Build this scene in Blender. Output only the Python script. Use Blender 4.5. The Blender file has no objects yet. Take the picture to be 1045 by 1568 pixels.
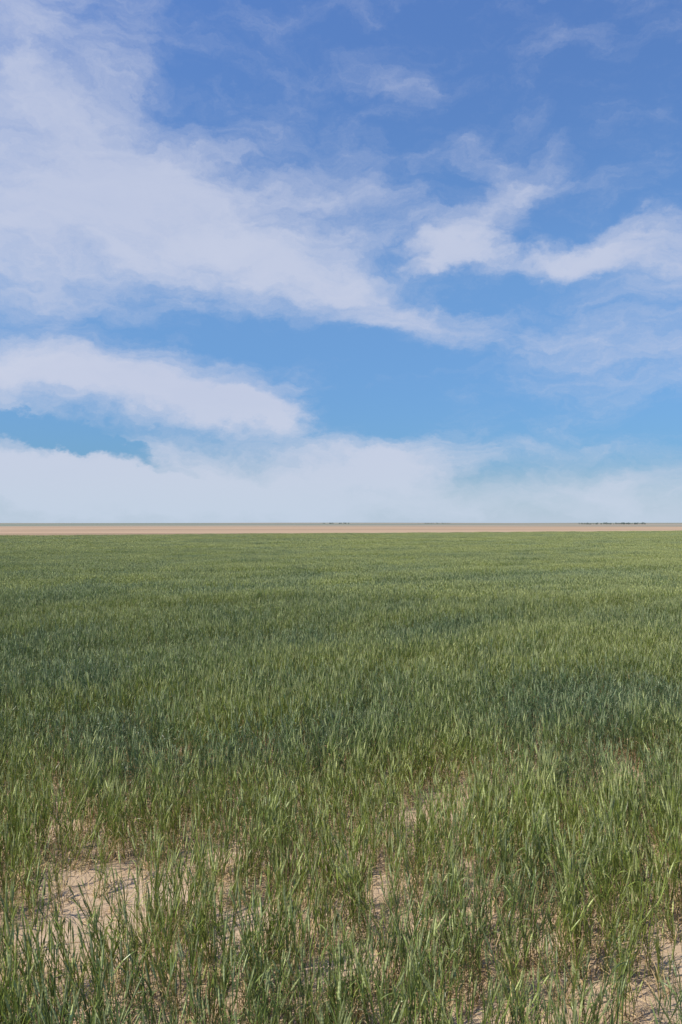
import bpy, math, random
import numpy as np
from math import sin, cos, radians, pi
random.seed(7); rng=np.random.default_rng(7)
scene=bpy.context.scene
scene.view_settings.view_transform='Standard'; scene.view_settings.look='None'; scene.view_settings.exposure=0
F=1184.0; CH=1.8; PITCH=radians(0.92)

# ---------- numpy noise ----------
_perm=rng.random((256,256))
def vnoise(x,y):
    xi=np.floor(x).astype(int); yi=np.floor(y).astype(int)
    fx=x-xi; fy=y-yi; fx=fx*fx*(3-2*fx); fy=fy*fy*(3-2*fy)
    a=_perm[xi%256,yi%256]; b=_perm[(xi+1)%256,yi%256]; c=_perm[xi%256,(yi+1)%256]; d=_perm[(xi+1)%256,(yi+1)%256]
    return (a*(1-fx)+b*fx)*(1-fy)+(c*(1-fx)+d*fx)*fy
def fbm(x,y,o=4):
    x=np.asarray(x,float); y=np.asarray(y,float)
    s=0; a=1; t=0
    for i in range(o):
        s=s+a*vnoise(x+17.3*i,y+9.1*i); t+=a; a*=.5; x=x*2.03; y=y*2.03
    return s/t
TH=math.atan2(0.66,1.0)   # sowing-row direction
def uv(x,y): return x*cos(TH)+y*sin(TH), -x*sin(TH)+y*cos(TH)
def smooth(a,b,x):
    t=np.clip((x-a)/(b-a),0,1); return t*t*(3-2*t)

# ---------- materials ----------
def newmat(n):
    m=bpy.data.materials.new(n); m.use_nodes=True; nt=m.node_tree; nt.nodes.clear(); return m,nt
def N(nt,t,**k):
    n=nt.nodes.new(t)
    for a,b in k.items(): setattr(n,a,b)
    return n
def L(nt,a,b): nt.links.new(a,b)
def math_(nt,op,a,b=None,c=None,clamp=False):
    n=N(nt,'ShaderNodeMath',operation=op,use_clamp=clamp)
    for i,v in enumerate((a,b,c)):
        if v is None: continue
        if isinstance(v,(int,float)): n.inputs[i].default_value=v
        else: L(nt,v,n.inputs[i])
    return n.outputs[0]
def mix(nt,f,a,b):
    n=N(nt,'ShaderNodeMix',data_type='RGBA')
    for s,v in ((n.inputs[0],f),(n.inputs[6],a),(n.inputs[7],b)):
        if isinstance(v,(int,float)): s.default_value=v
        elif isinstance(v,tuple): s.default_value=(*v,1)
        else: L(nt,v,s)
    return n.outputs[2]

def plant_mat(name,c_dark,c_light,trans=0.3,rough=.45,varamp=.5):
    m,nt=newmat(name)
    at=N(nt,'ShaderNodeAttribute',attribute_type='INSTANCER',attribute_name='tint')
    geo=N(nt,'ShaderNodeNewGeometry')
    r=math_(nt,'MULTIPLY_ADD',geo.outputs['Random Per Island'],varamp,-varamp/2)
    f=math_(nt,'ADD',at.outputs['Fac'],r,clamp=True)
    col=mix(nt,f,c_dark,c_light)
    hs=N(nt,'ShaderNodeHueSaturation'); L(nt,col,hs.inputs['Color'])
    v=math_(nt,'MULTIPLY_ADD',geo.outputs['Random Per Island'],.9,.55); L(nt,v,hs.inputs['Value'])
    p=N(nt,'ShaderNodeBsdfPrincipled'); L(nt,hs.outputs[0],p.inputs['Base Color'])
    p.inputs['Roughness'].default_value=rough; p.inputs['Specular IOR Level'].default_value=.5
    tr=N(nt,'ShaderNodeBsdfTranslucent'); L(nt,hs.outputs[0],tr.inputs['Color'])
    mx=N(nt,'ShaderNodeMixShader'); mx.inputs[0].default_value=trans
    L(nt,p.outputs[0],mx.inputs[1]); L(nt,tr.outputs[0],mx.inputs[2])
    o=N(nt,'ShaderNodeOutputMaterial'); L(nt,mx.outputs[0],o.inputs[0]); return m
M_leaf=plant_mat('wheat_leaf',(0.135,0.202,0.090),(0.265,0.320,0.062),.33,.36)
M_ear=plant_mat('wheat_ear',(0.31,0.36,0.17),(0.46,0.48,0.17),.15,.6)
M_dead=plant_mat('dry_leaf',(0.38,0.25,0.11),(0.60,0.45,0.24),.3,.7,.9)
MATS=[M_leaf,M_ear,M_dead]

# ---------- wheat geometry ----------
class B:
    def __init__(s): s.v=[]; s.f=[]; s.m=[]
    def ribbon(s,pts,side,w,mat,fold):
        n=len(pts); base=len(s.v); k=3 if fold else 2
        for i,p in enumerate(pts):
            t=i/(n-1); ww=w*0.5*min(1,(0.45+t*2.5))*(1-t**2.2)+0.0003
            sd=side
            if fold:
                s.v+= [tuple(p-sd*ww),(p[0],p[1],p[2]-ww*.5),tuple(p+sd*ww)]
            else: s.v+= [tuple(p-sd*ww),tuple(p+sd*ww)]
        for i in range(n-1):
            for j in range(k-1):
                a=base+i*k+j; s.f.append((a,a+1,a+1+k,a+k)); s.m.append(mat)
    def tube(s,pts,rads,sides,mat):
        base=len(s.v)
        for i,(p,r) in enumerate(zip(pts,rads)):
            for j in range(sides):
                a=2*pi*j/sides
                s.v.append((p[0]+r*cos(a),p[1]+r*sin(a),p[2]))
        for i in range(len(pts)-1):
            for j in range(sides):
                a=base+i*sides+j; b=base+i*sides+(j+1)%sides
                s.f.append((a,b,b+sides,a+sides)); s.m.append(mat)
    def obj(s,name,coll):
        me=bpy.data.meshes.new(name); me.from_pydata(s.v,[],s.f)
        for m in MATS: me.materials.append(m)
        me.polygons.foreach_set('material_index',s.m)
        me.update(); o=bpy.data.objects.new(name,me); coll.objects.link(o); return o
R=random.random
def G(a,b): return a+(b-a)*R()
def leaf(b,p0,az,L_,w,a0,bend,seg,mat,fold,twist=0):
    pts=[np.array(p0)]; ang=a0
    d=L_/seg
    for i in range(seg):
        ang+=bend/seg*(0.4+1.2*i/seg)
        az+=twist/seg
        pts.append(pts[-1]+d*np.array([cos(az)*sin(ang),sin(az)*sin(ang),cos(ang)]))
    side=np.array([-sin(az),cos(az),G(-.5,.5)]); side/=np.linalg.norm(side)
    b.ribbon(pts,side,w,mat,fold)
def tiller(b,x,y,h,droop,lod,ear=True):
    laz=G(0,2*pi); ln=G(0,.22)*h
    def P(t): return np.array([x+cos(laz)*ln*t*t,y+sin(laz)*ln*t*t,h*t])
    ts=[0,.5,1] if lod else [0,.3,.6,.85,1]
    b.tube([P(t) for t in ts],[.0018*(1.3 if lod else 1)]*len(ts),3,0)
    az=G(0,2*pi); seg=3 if lod else 6
    nl=3 if lod else 4
    for i in range(nl):
        t=(.15+(.85-.15)*i/3) if nl==4 else .34+.24*i
        t=min(t+G(-.05,.05),.95)
        az+=pi+G(-.6,.6)
        dead = ((i==0 and R()<.9) or (i==1 and R()<.15)) and not lod
        L_=G(.10,.18)*(.75 if i==nl-1 else 1)
        bend=G(.1,.9)+droop*G(.3,2.0)
        if dead: bend+=1.2
        leaf(b,P(t),az,L_,G(.0045,.008)*(1.35 if lod else 1),G(.10,.45),bend,seg,2 if dead else 0,not lod,G(-1.1,1.1))
    if ear:
        L_=G(.045,.075); n=4 if lod else 9
        top=P(1.0); dr=(P(1)-P(.9)); dr/=np.linalg.norm(dr)
        pts=[];rd=[]
        for i in range(n):
            t=i/(n-1); pts.append(top+dr*L_*t)
            r=.0050*math.sin(pi*(.12+.83*t))**.6
            if not lod: r*= (1.12 if i%2 else .86)
            rd.append(r*(1.2 if lod else 1))
        b.tube(pts,rd,4 if lod else 5,1)
        for k in range(4 if lod else 14):
            t=G(.1,1); a=G(0,2*pi); p=top+dr*L_*t
            q=p+dr*G(.03,.055)+np.array([cos(a),sin(a),0])*G(.003,.014)
            s_=np.array([-sin(a),cos(a),0])*(.0006 if not lod else .0012)
            base=len(b.v); b.v+=[tuple(p-s_),tuple(p+s_),tuple(q)]
            b.f.append((base,base+1,base+2)); b.m.append(1)

coll=bpy.data.collections.new('wheat_plants')
NP=20
for k in range(NP):
    b=B(); droop= 0.08 if k<10 else 1.0
    nt_=random.choice([4,5,6,7,8])
    for i in range(nt_):
        a=G(0,2*pi); r=G(0,.06)
        tiller(b,r*cos(a),r*sin(a),G(.28,.48)*(1 if R()<.72 else .62),droop,False, R()<(.8 if k<10 else .45))
    for i in range(random.choice([4,5,6,7])):
        leaf(b,(G(-.05,.05),G(-.05,.05),.0),G(0,6.28),G(.08,.2),.006,G(.3,.9),G(.8,1.8),5,2 if R()<.85 else 0,True,G(-1,1))
    b.obj('p%02d'%k,coll)
NQ=8
for k in range(NQ):
    b=B(); droop=.1 if k<4 else .6
    for i in range(220):
        a=G(0,2*pi); r=.72*math.sqrt(R())
        tiller(b,r*cos(a),r*sin(a),G(.28,.49),droop,True,R()<(.85 if k<4 else .6))
    b.obj('q%02d'%k,coll)
NLT=4
for k in range(NLT):
    b=B()
    for i in range(14):
        leaf(b,(G(-.12,.12),G(-.12,.12),G(.004,.03)),G(0,6.28),G(.04,.13),G(.003,.007),G(1.1,1.6),G(-.1,.45),4,2,False,G(-1,1))
    b.obj('r%02d'%k,coll)

# ---------- field layout ----------
SC=.70
pts=[];rot=[];scl=[];idx=[];tint=[]
def px(x,y): d=CH*F/(y-803.); return (x-522)/F*d, d
bare=[]
for (a,c,ru,rv,s) in [(95,1435,.38,.24,1.3),(215,1375,.40,.19,1.25),(315,1305,.32,.14,1.15),(120,1345,.30,.13,1.0),
    (400,1405,.20,.18,1.05),(510,1300,.22,.10,.85),(655,1232,.36,.14,1.15),(1035,1440,.20,.18,1.1),(1015,1545,.26,.20,1.1),
    (740,1552,.26,.14,1.05),(830,1520,.16,.11,.9),(945,1190,.35,.11,.8),(560,1440,.14,.07,.6),(120,1250,.5,.08,.4)]:
    x,y=px(a,c); bare.append((x,y-.10,ru,rv,s))
def bareness(x,y):
    o=np.zeros_like(x); 
    wx=(fbm(x*3,y*3,3)-.5)*.26; wy=(fbm(x*3+40,y*3,3)-.5)*.22
    for (bx,by,ru,rv,s) in bare:
        u,v=uv(x-bx+wx,y-by+wy); o=np.maximum(o,s*np.exp(-((u/ru)**2+(v/rv)**2)**1.3))
    return o
def edge_y(x): return 125+0.62*x
def ground_z(x,y):
    near=(fbm(x*1.3,y*1.3,5)-.5)*.07+(fbm(x*9,y*9,3)-.5)*.018
    u,v=uv(x,y)
    near=near+.010*np.sin(v*2*pi/.19)
    d=np.hypot(x,y); w=1-smooth(8,30,d)
    far=smooth(900,3200,d)*(5+5*fbm(x/900+3,y/900,2))
    return near*w+far
def streak(x,y):
    u,v=uv(x,y); return fbm(u*.05+31,v*.9+7,3)-.5
def tone(x,y):
    u,v=uv(x,y)
    a=fbm(u*.16+5,v*.55+3,4); b_=fbm(u*1.1,v*2.0+30,3)
    return np.clip(.62+(a-.5)*1.5+(b_-.5)*2.0+streak(x,y)*1.4,0,1)
def hgt(x,y):
    u,v=uv(x,y)
    return .66+.62*fbm(u*.3+60,v*1.1+11,4)+.42*streak(x,y)+.06
U,V=np.meshgrid(np.arange(-14,24,.052),np.arange(-12,22,.118))
U=U.ravel();V=V.ravel()
U=U+rng.normal(0,.02,U.size); V=V+rng.normal(0,.026,V.size)
X=U*cos(TH)-V*sin(TH); Y=U*sin(TH)+V*cos(TH)
k=(Y>.9)&(Y<16)&(np.abs(X)<.46*Y+1.6); X=X[k];Y=Y[k];V=V[k]
br=bareness(X,Y)
thin=fbm(X*2.0+9,Y*3.2,3)
nearw=1-smooth(4.4,7.4,Y)
prob=np.clip(1-1.2*br-nearw*np.clip((thin-.50)*2.6,0,.5)-.04*nearw,0.05,1)
k=rng.random(X.size)<prob; X=X[k];Y=Y[k];br=br[k];nw=nearw[k]
Z=ground_z(X,Y); T=tone(X,Y); H=hgt(X,Y)*(1-.25*np.clip(br,0,1))*rng.uniform(.74,1.2,X.size)
n=X.size
pts.append(np.c_[X,Y,Z-.005]); rot.append(np.c_[rng.normal(0,.15,n),rng.normal(0,.15,n),rng.uniform(0,6.28,n)])
w=rng.uniform(.85,1.12,n)*SC; scl.append(np.c_[w,w,H*1.12*SC])
droopy=rng.random(n)<np.clip(1.12-T*1.3,.08,.85)
idx.append(np.where(droopy,rng.integers(10,20,n),rng.integers(0,10,n))); tint.append(T)
n_near=n
def patches(y0,y1,step,s):
    x=np.arange(-95,110,step); y=np.arange(y0,y1,step); X,Y=np.meshgrid(x,y); X=X.ravel()+rng.uniform(-.3,.3,X.size)*step; Y=Y.ravel()+rng.uniform(-.3,.3,Y.size)*step
    k=(np.abs(X)<.46*Y+3)&(Y<edge_y(X)); X=X[k];Y=Y[k]; n=X.size
    T=tone(X,Y); H=hgt(X,Y)*rng.uniform(.93,1.07,n)*1.08*SC
    pts.append(np.c_[X,Y,ground_z(X,Y)]); rot.append(np.c_[np.zeros(n),np.zeros(n),rng.uniform(0,6.28,n)])
    scl.append(np.c_[np.full(n,s),np.full(n,s),H]); 
    dr=rng.random(n)<np.clip(1.0-T*1.4,.05,.85)
    idx.append(np.where(dr,rng.integers(NP+4,NP+8,n),rng.integers(NP,NP+4,n))); tint.append(T)
    return n
n1=patches(16.2,45,.62,.8); n2=patches(45,210,1.15,1.45)
n=5600
X=rng.uniform(-4.5,4.5,n);Y=rng.uniform(1.2,8.5,n); k=(np.abs(X)<.46*Y+1.2)&(rng.random(n)<.35+.8*fbm(X*2,Y*2+70,3)); X=X[k];Y=Y[k]
k=rng.random(X.size)>.7*bareness(X,Y); X=X[k];Y=Y[k]; n=X.size
pts.append(np.c_[X,Y,ground_z(X,Y)+.003]); rot.append(np.c_[np.zeros(n),np.zeros(n),rng.uniform(0,6.28,n)]); s=rng.uniform(.5,.9,n); scl.append(np.c_[s,s,s])
idx.append(rng.integers(NP+NQ,NP+NQ+NLT,n)); tint.append(rng.random(n))
print('INSTANCES',n_near,n1,n2,n)
pts=np.vstack(pts);rot=np.vstack(rot);scl=np.vstack(scl);idx=np.concatenate(idx);tint=np.concatenate(tint)
me=bpy.data.meshes.new('wheat_field'); me.vertices.add(len(pts)); me.vertices.foreach_set('co',pts.astype('f').ravel())
for nm,tp,dat,key in (('rot','FLOAT_VECTOR',rot,'vector'),('scl','FLOAT_VECTOR',scl,'vector'),('idx','INT',idx,'value'),('tint','FLOAT',tint,'value')):
    a=me.attributes.new(nm,tp,'POINT'); a.data.foreach_set(key,np.ascontiguousarray(dat,dtype='i' if tp=='INT' else 'f').ravel())
wf=bpy.data.objects.new('wheat_field',me); scene.collection.objects.link(wf)
ng=bpy.data.node_groups.new('scatter','GeometryNodeTree')
ng.interface.new_socket('Geometry',in_out='INPUT',socket_type='NodeSocketGeometry'); ng.interface.new_socket('Geometry',in_out='OUTPUT',socket_type='NodeSocketGeometry')
gi=ng.nodes.new('NodeGroupInput');go=ng.nodes.new('NodeGroupOutput')
iop=ng.nodes.new('GeometryNodeInstanceOnPoints'); ci=ng.nodes.new('GeometryNodeCollectionInfo'); ci.inputs['Collection'].default_value=coll
ci.inputs['Separate Children'].default_value=True; ci.inputs['Reset Children'].default_value=True
iop.inputs['Pick Instance'].default_value=True
def na(nm,tp):
    q=ng.nodes.new('GeometryNodeInputNamedAttribute'); q.data_type=tp; q.inputs['Name'].default_value=nm; return q.outputs['Attribute']
ng.links.new(gi.outputs[0],iop.inputs['Points']); ng.links.new(ci.outputs[0],iop.inputs['Instance'])
ng.links.new(na('idx','INT'),iop.inputs['Instance Index']); 
e2r=ng.nodes.new('FunctionNodeEulerToRotation'); ng.links.new(na('rot','FLOAT_VECTOR'),e2r.inputs[0]); ng.links.new(e2r.outputs[0],iop.inputs['Rotation'])
ng.links.new(na('scl','FLOAT_VECTOR'),iop.inputs['Scale']); ng.links.new(iop.outputs[0],go.inputs[0])
md=wf.modifiers.new('scatter','NODES'); md.node_group=ng

# ---------- ground ----------
def axis(near,step,far,g):
    a=list(np.arange(0,near,step)); s=step
    while a[-1]<far: s*=g; a.append(a[-1]+s)
    return a
ax=axis(4.5,.035,9000,1.09); xs=np.array([-q for q in ax[::-1][:-1]]+ax)
ay=axis(7,.035,9000,1.07); ayn=axis(.5,.2,3000,1.4); ys=np.array([-q for q in ayn[::-1][:-1]]+ay)
GX,GY=np.meshgrid(xs,ys); GZ=ground_z(GX,GY)
co=np.stack([GX,GY,GZ],-1).reshape(-1,3); nx=len(xs);ny=len(ys)
i=np.arange(nx-1)[None,:]+np.arange(ny-1)[:,None]*nx; i=i.ravel()
fc=np.c_[i,i+1,i+1+nx,i+nx]
me=bpy.data.meshes.new('ground'); me.from_pydata(co.tolist(),[],fc.tolist()); me.polygons.foreach_set('use_smooth',[True]*len(fc)); me.update()
gr=bpy.data.objects.new('ground',me); scene.collection.objects.link(gr)
m,nt=newmat('sandy_soil')
geo=N(nt,'ShaderNodeNewGeometry'); pos=geo.outputs['Position']
def noise(nt,vec,scale,detail=5,rough=.55,out='Fac'):
    q=N(nt,'ShaderNodeTexNoise'); L(nt,vec,q.inputs['Vector']); q.inputs['Scale'].default_value=scale; q.inputs['Detail'].default_value=detail; q.inputs['Roughness'].default_value=rough; return q.outputs[out]
def ramp(nt,f,stops):
    q=N(nt,'ShaderNodeValToRGB'); L(nt,f,q.inputs[0]); e=q.color_ramp.elements
    while len(e)<len(stops): e.new(.5)
    for s,(p,c) in zip(e,stops): s.position=p; s.color=(*c,1)
    return q.outputs[0]
c1=ramp(nt,noise(nt,pos,3,8),[(.3,(.45,.32,.20)),(.7,(.61,.47,.33))])
c1=mix(nt,math_(nt,'MULTIPLY',noise(nt,pos,60,4),.4),c1,(.34,.25,.15))
mp=N(nt,'ShaderNodeMapping'); L(nt,pos,mp.inputs[0]); mp.inputs['Rotation'].default_value=(0,0,-TH); mp.inputs['Scale'].default_value=(.004,.03,1)
c2=ramp(nt,noise(nt,mp.outputs[0],1,6),[(.35,(.27,.19,.115)),(.5,(.40,.28,.18)),(.7,(.46,.32,.20))])
ln=N(nt,'ShaderNodeVectorMath',operation='LENGTH'); L(nt,pos,ln.inputs[0]); D=ln.outputs['Value']
def rng_(nt,v,a,b):
    q=N(nt,'ShaderNodeMapRange',interpolation_type='SMOOTHSTEP'); L(nt,v,q.inputs[0]); q.inputs[1].default_value=a; q.inputs[2].default_value=b; return q.outputs[0]
c=mix(nt,rng_(nt,D,40,90),c1,c2)
mp2=N(nt,'ShaderNodeMapping'); L(nt,pos,mp2.inputs[0]); mp2.inputs['Scale'].default_value=(.0008,.0025,1)
c3=ramp(nt,noise(nt,mp2.outputs[0],1,3),[(.42,(.17,.20,.15)),(.5,(.34,.27,.20)),(.6,(.14,.18,.14))])
c=mix(nt,rng_(nt,D,550,850),c,c3)
p=N(nt,'ShaderNodeBsdfPrincipled'); L(nt,c,p.inputs['Base Color']); p.inputs['Roughness'].default_value=.95; p.inputs['Specular IOR Level'].default_value=.15
bp=N(nt,'ShaderNodeBump'); bp.inputs['Distance'].default_value=.015; bp.inputs['Strength'].default_value=.9
L(nt,noise(nt,pos,45,6,.65),bp.inputs['Height']); L(nt,bp.outputs[0],p.inputs['Normal'])
o=N(nt,'ShaderNodeOutputMaterial'); L(nt,p.outputs[0],o.inputs[0]); me.materials.append(m)

# ---------- distant tree line ----------
mt,nt=newmat('distant_foliage'); p=N(nt,'ShaderNodeBsdfPrincipled'); geo=N(nt,'ShaderNodeNewGeometry')
L(nt,mix(nt,geo.outputs['Random Per Island'],(.10,.13,.10),(.16,.19,.15)),p.inputs['Base Color']); p.inputs['Roughness'].default_value=.8  # foliage colour lightened, distance haze painted into the greens
o=N(nt,'ShaderNodeOutputMaterial'); L(nt,p.outputs[0],o.inputs[0])
def treeline(segs):
    v=[];f=[]
    for (d,p0,p1,n,hh) in segs:
        for i in range(n):
            x=((p0+(p1-p0)*R())-522)/F*d; y=d+G(-25,25); z=float(ground_z(np.array(x),np.array(y))); h=hh*G(.6,1.15); r=h*G(.4,.7)
            b0=len(v); w=.2
            v+=[(x-w,y,z),(x+w,y,z),(x,y,z+h*.7),(x,y-w,z),(x,y+w,z)]; f+=[(b0,b0+1,b0+2),(b0+3,b0+4,b0+2)]
            for k in range(120):
                q=np.random.default_rng(k+i*131).normal(0,1,3); q/=np.linalg.norm(q); q*=G(.3,1)**.5
                c_=np.array([x,y,z+h*.55])+q*np.array([r,r,h*.45]); a=[np.array([G(-1,1),G(-1,1),G(-1,1)])*h*.13 for _ in range(3)]
                b0=len(v); v+=[tuple(c_+t) for t in a]; f.append((b0,b0+1,b0+2))
    me=bpy.data.meshes.new('distant_tree_line'); me.from_pydata(v,[],f); me.materials.append(mt)
    ob=bpy.data.objects.new('distant_tree_line',me); scene.collection.objects.link(ob)
treeline([(1500,890,935,30,3.6),(1500,945,990,34,4.0),(1900,640,690,22,2.6),(1900,486,535,22,2.8)])

# ---------- world sky with clouds ----------
SUN_EL=radians(56); SUN_AZ=radians(240)
sd=np.array([sin(SUN_AZ)*cos(SUN_EL),cos(SUN_AZ)*cos(SUN_EL),sin(SUN_EL)])
w=bpy.data.worlds.new('World'); scene.world=w; w.use_nodes=True; nt=w.node_tree; nt.nodes.clear()
sky=N(nt,'ShaderNodeTexSky',sky_type='NISHITA'); sky.sun_disc=False; sky.sun_elevation=SUN_EL; sky.sun_rotation=SUN_AZ
sky.air_density=1.0; sky.dust_density=.6; sky.ozone_density=2.0
tc=N(nt,'ShaderNodeTexCoord'); dr=tc.outputs['Generated']
sp=N(nt,'ShaderNodeSeparateXYZ'); L(nt,dr,sp.inputs[0])
az=math_(nt,'ARCTAN2',sp.outputs[0],sp.outputs[1]); el=math_(nt,'ARCSINE',sp.outputs[2])
cb=N(nt,'ShaderNodeCombineXYZ'); L(nt,az,cb.inputs[0]); L(nt,el,cb.inputs[1]); P0=cb.outputs[0]
def vm(op,a,b):
    q=N(nt,'ShaderNodeVectorMath',operation=op)
    for s,vv in zip(q.inputs,(a,b)):
        if isinstance(vv,tuple): s.default_value=vv
        else: L(nt,vv,s)
    return q.outputs[0]
mpA=N(nt,'ShaderNodeMapping'); L(nt,P0,mpA.inputs[0]); mpA.inputs['Scale'].default_value=(1,1.5,1); mpA.inputs['Rotation'].default_value=(0,0,radians(12))
nz=noise(nt,mpA.outputs[0],7,6,.62,'Color')
warp=vm('MULTIPLY',vm('SUBTRACT',nz,(.5,.5,.5)),(.20,.11,0))
PW=vm('ADD',P0,warp)
def ae(px_,py_):
    x=(px_-522)/F; z=(784-py_)/F
    y2=cos(PITCH)-z*sin(PITCH); z2=sin(PITCH)+z*cos(PITCH)
    return math.atan2(x,y2), math.atan2(z2,math.hypot(x,y2))
blobs=[(40,90,180,190,0,.62),(150,320,400,110,-3,.68),(60,380,150,70,0,.25),(340,350,280,95,-22,.50),(560,450,190,44,-16,.48),(690,500,130,28,-10,.40),
(430,235,170,80,-20,.20),(60,460,230,70,0,.30),(570,320,120,80,-20,.22),
(725,355,95,42,30,.72),(685,395,70,22,8,.6),(860,402,190,20,-1,.65),(965,365,120,32,8,.68),(1030,430,120,60,0,.38),(820,270,60,60,45,.38),(740,250,70,30,-50,.25),
(985,540,190,60,0,.38),(860,480,230,60,0,.08),(610,125,60,50,0,.22),(900,80,120,50,30,.16),
(60,575,230,48,-8,.90),(280,595,190,55,-14,.8),(385,640,90,32,-8,.9),
(50,705,200,50,-14,1.0),(300,745,420,66,0,1.1),(600,708,140,34,0,.8),(970,740,180,55,0,.45),(780,685,180,14,-3,.3),(780,775,500,40,0,.4),
(20,636,150,15,-14,-.85),(170,682,120,11,-18,-.75),(560,620,120,40,0,-.4),(440,525,300,30,-5,-.35),(740,450,150,22,-3,-.3),(800,120,300,110,0,-.10)]
acc=None
for (bx,by,rx,ry,rt,wt) in blobs:
    a,e=ae(bx,by)
    q=N(nt,'ShaderNodeMapping',vector_type='TEXTURE'); L(nt,PW,q.inputs[0]); q.inputs['Location'].default_value=(a,e,0)
    q.inputs['Rotation'].default_value=(0,0,radians(rt)); q.inputs['Scale'].default_value=(rx*1.3/F,ry*1.3/F,1)
    g=N(nt,'ShaderNodeTexGradient',gradient_type='SPHERICAL'); L(nt,q.outputs[0],g.inputs[0])
    acc=math_(nt,'MULTIPLY',g.outputs['Fac'],wt) if acc is None else math_(nt,'MULTIPLY_ADD',g.outputs['Fac'],wt,acc)
mpB=N(nt,'ShaderNodeMapping'); L(nt,PW,mpB.inputs[0]); mpB.inputs['Scale'].default_value=(1,2.8,1); mpB.inputs['Rotation'].default_value=(0,0,radians(16))
n2_=noise(nt,mpB.outputs[0],8,7,.66)
dens=math_(nt,'MULTIPLY_ADD',math_(nt,'SUBTRACT',n2_,.5),1.35,acc)
def elr(a,b):
    q=N(nt,'ShaderNodeMapRange',interpolation_type='LINEAR'); L(nt,el,q.inputs[0]); q.inputs[1].default_value=a; q.inputs[2].default_value=b; return q.outputs[0]
mr=N(nt,'ShaderNodeMapRange',interpolation_type='SMOOTHSTEP'); L(nt,dens,mr.inputs[0]); mr.inputs[1].default_value=-.12; mr.inputs[2].default_value=.92
cov=math_(nt,'MULTIPLY',mr.outputs[0],math_(nt,'MULTIPLY_ADD',elr(.20,.55),-.16,.93))
g1=mix(nt,elr(.06,.30),(.42,.70,1.04),(.92,1.25,1.52)); g2=mix(nt,elr(.3,.62),g1,(1.0,1.32,1.82))
skyc=vm('MULTIPLY',sky.outputs[0],g2)
cc=mix(nt,noise(nt,mpB.outputs[0],4,4),(5.0,5.6,7.4),(6.6,6.9,8.1))
cc=mix(nt,elr(.18,.03),cc,(5.9,6.5,7.8))
col=mix(nt,cov,skyc,cc)
hz=N(nt,'ShaderNodeMapRange',interpolation_type='SMOOTHSTEP'); L(nt,el,hz.inputs[0]); hz.inputs[1].default_value=.085; hz.inputs[2].default_value=-.01
hz.inputs[3].default_value=0; hz.inputs[4].default_value=.85
col=mix(nt,hz.outputs[0],col,(5.4,6.4,7.7))
bg=N(nt,'ShaderNodeBackground'); L(nt,col,bg.inputs[0]); bg.inputs[1].default_value=.1
o=N(nt,'ShaderNodeOutputWorld'); L(nt,bg.outputs[0],o.inputs[0])

# ---------- sun, camera ----------
from mathutils import Vector
ld=bpy.data.lights.new('sun','SUN'); ld.energy=5.0; ld.angle=radians(.5); ld.color=(1,.93,.82)
so=bpy.data.objects.new('sun',ld); scene.collection.objects.link(so); so.rotation_euler=Vector(-sd).to_track_quat('-Z','Y').to_euler()
cd=bpy.data.cameras.new('camera'); cam=bpy.data.objects.new('camera',cd); scene.collection.objects.link(cam); scene.camera=cam
cd.sensor_fit='VERTICAL'; cd.sensor_height=36; cd.lens=36*F/1568; cd.clip_end=20000; cd.clip_start=.05
cam.location=(0,0,CH); cam.rotation_euler=(pi/2+PITCH,0,0)
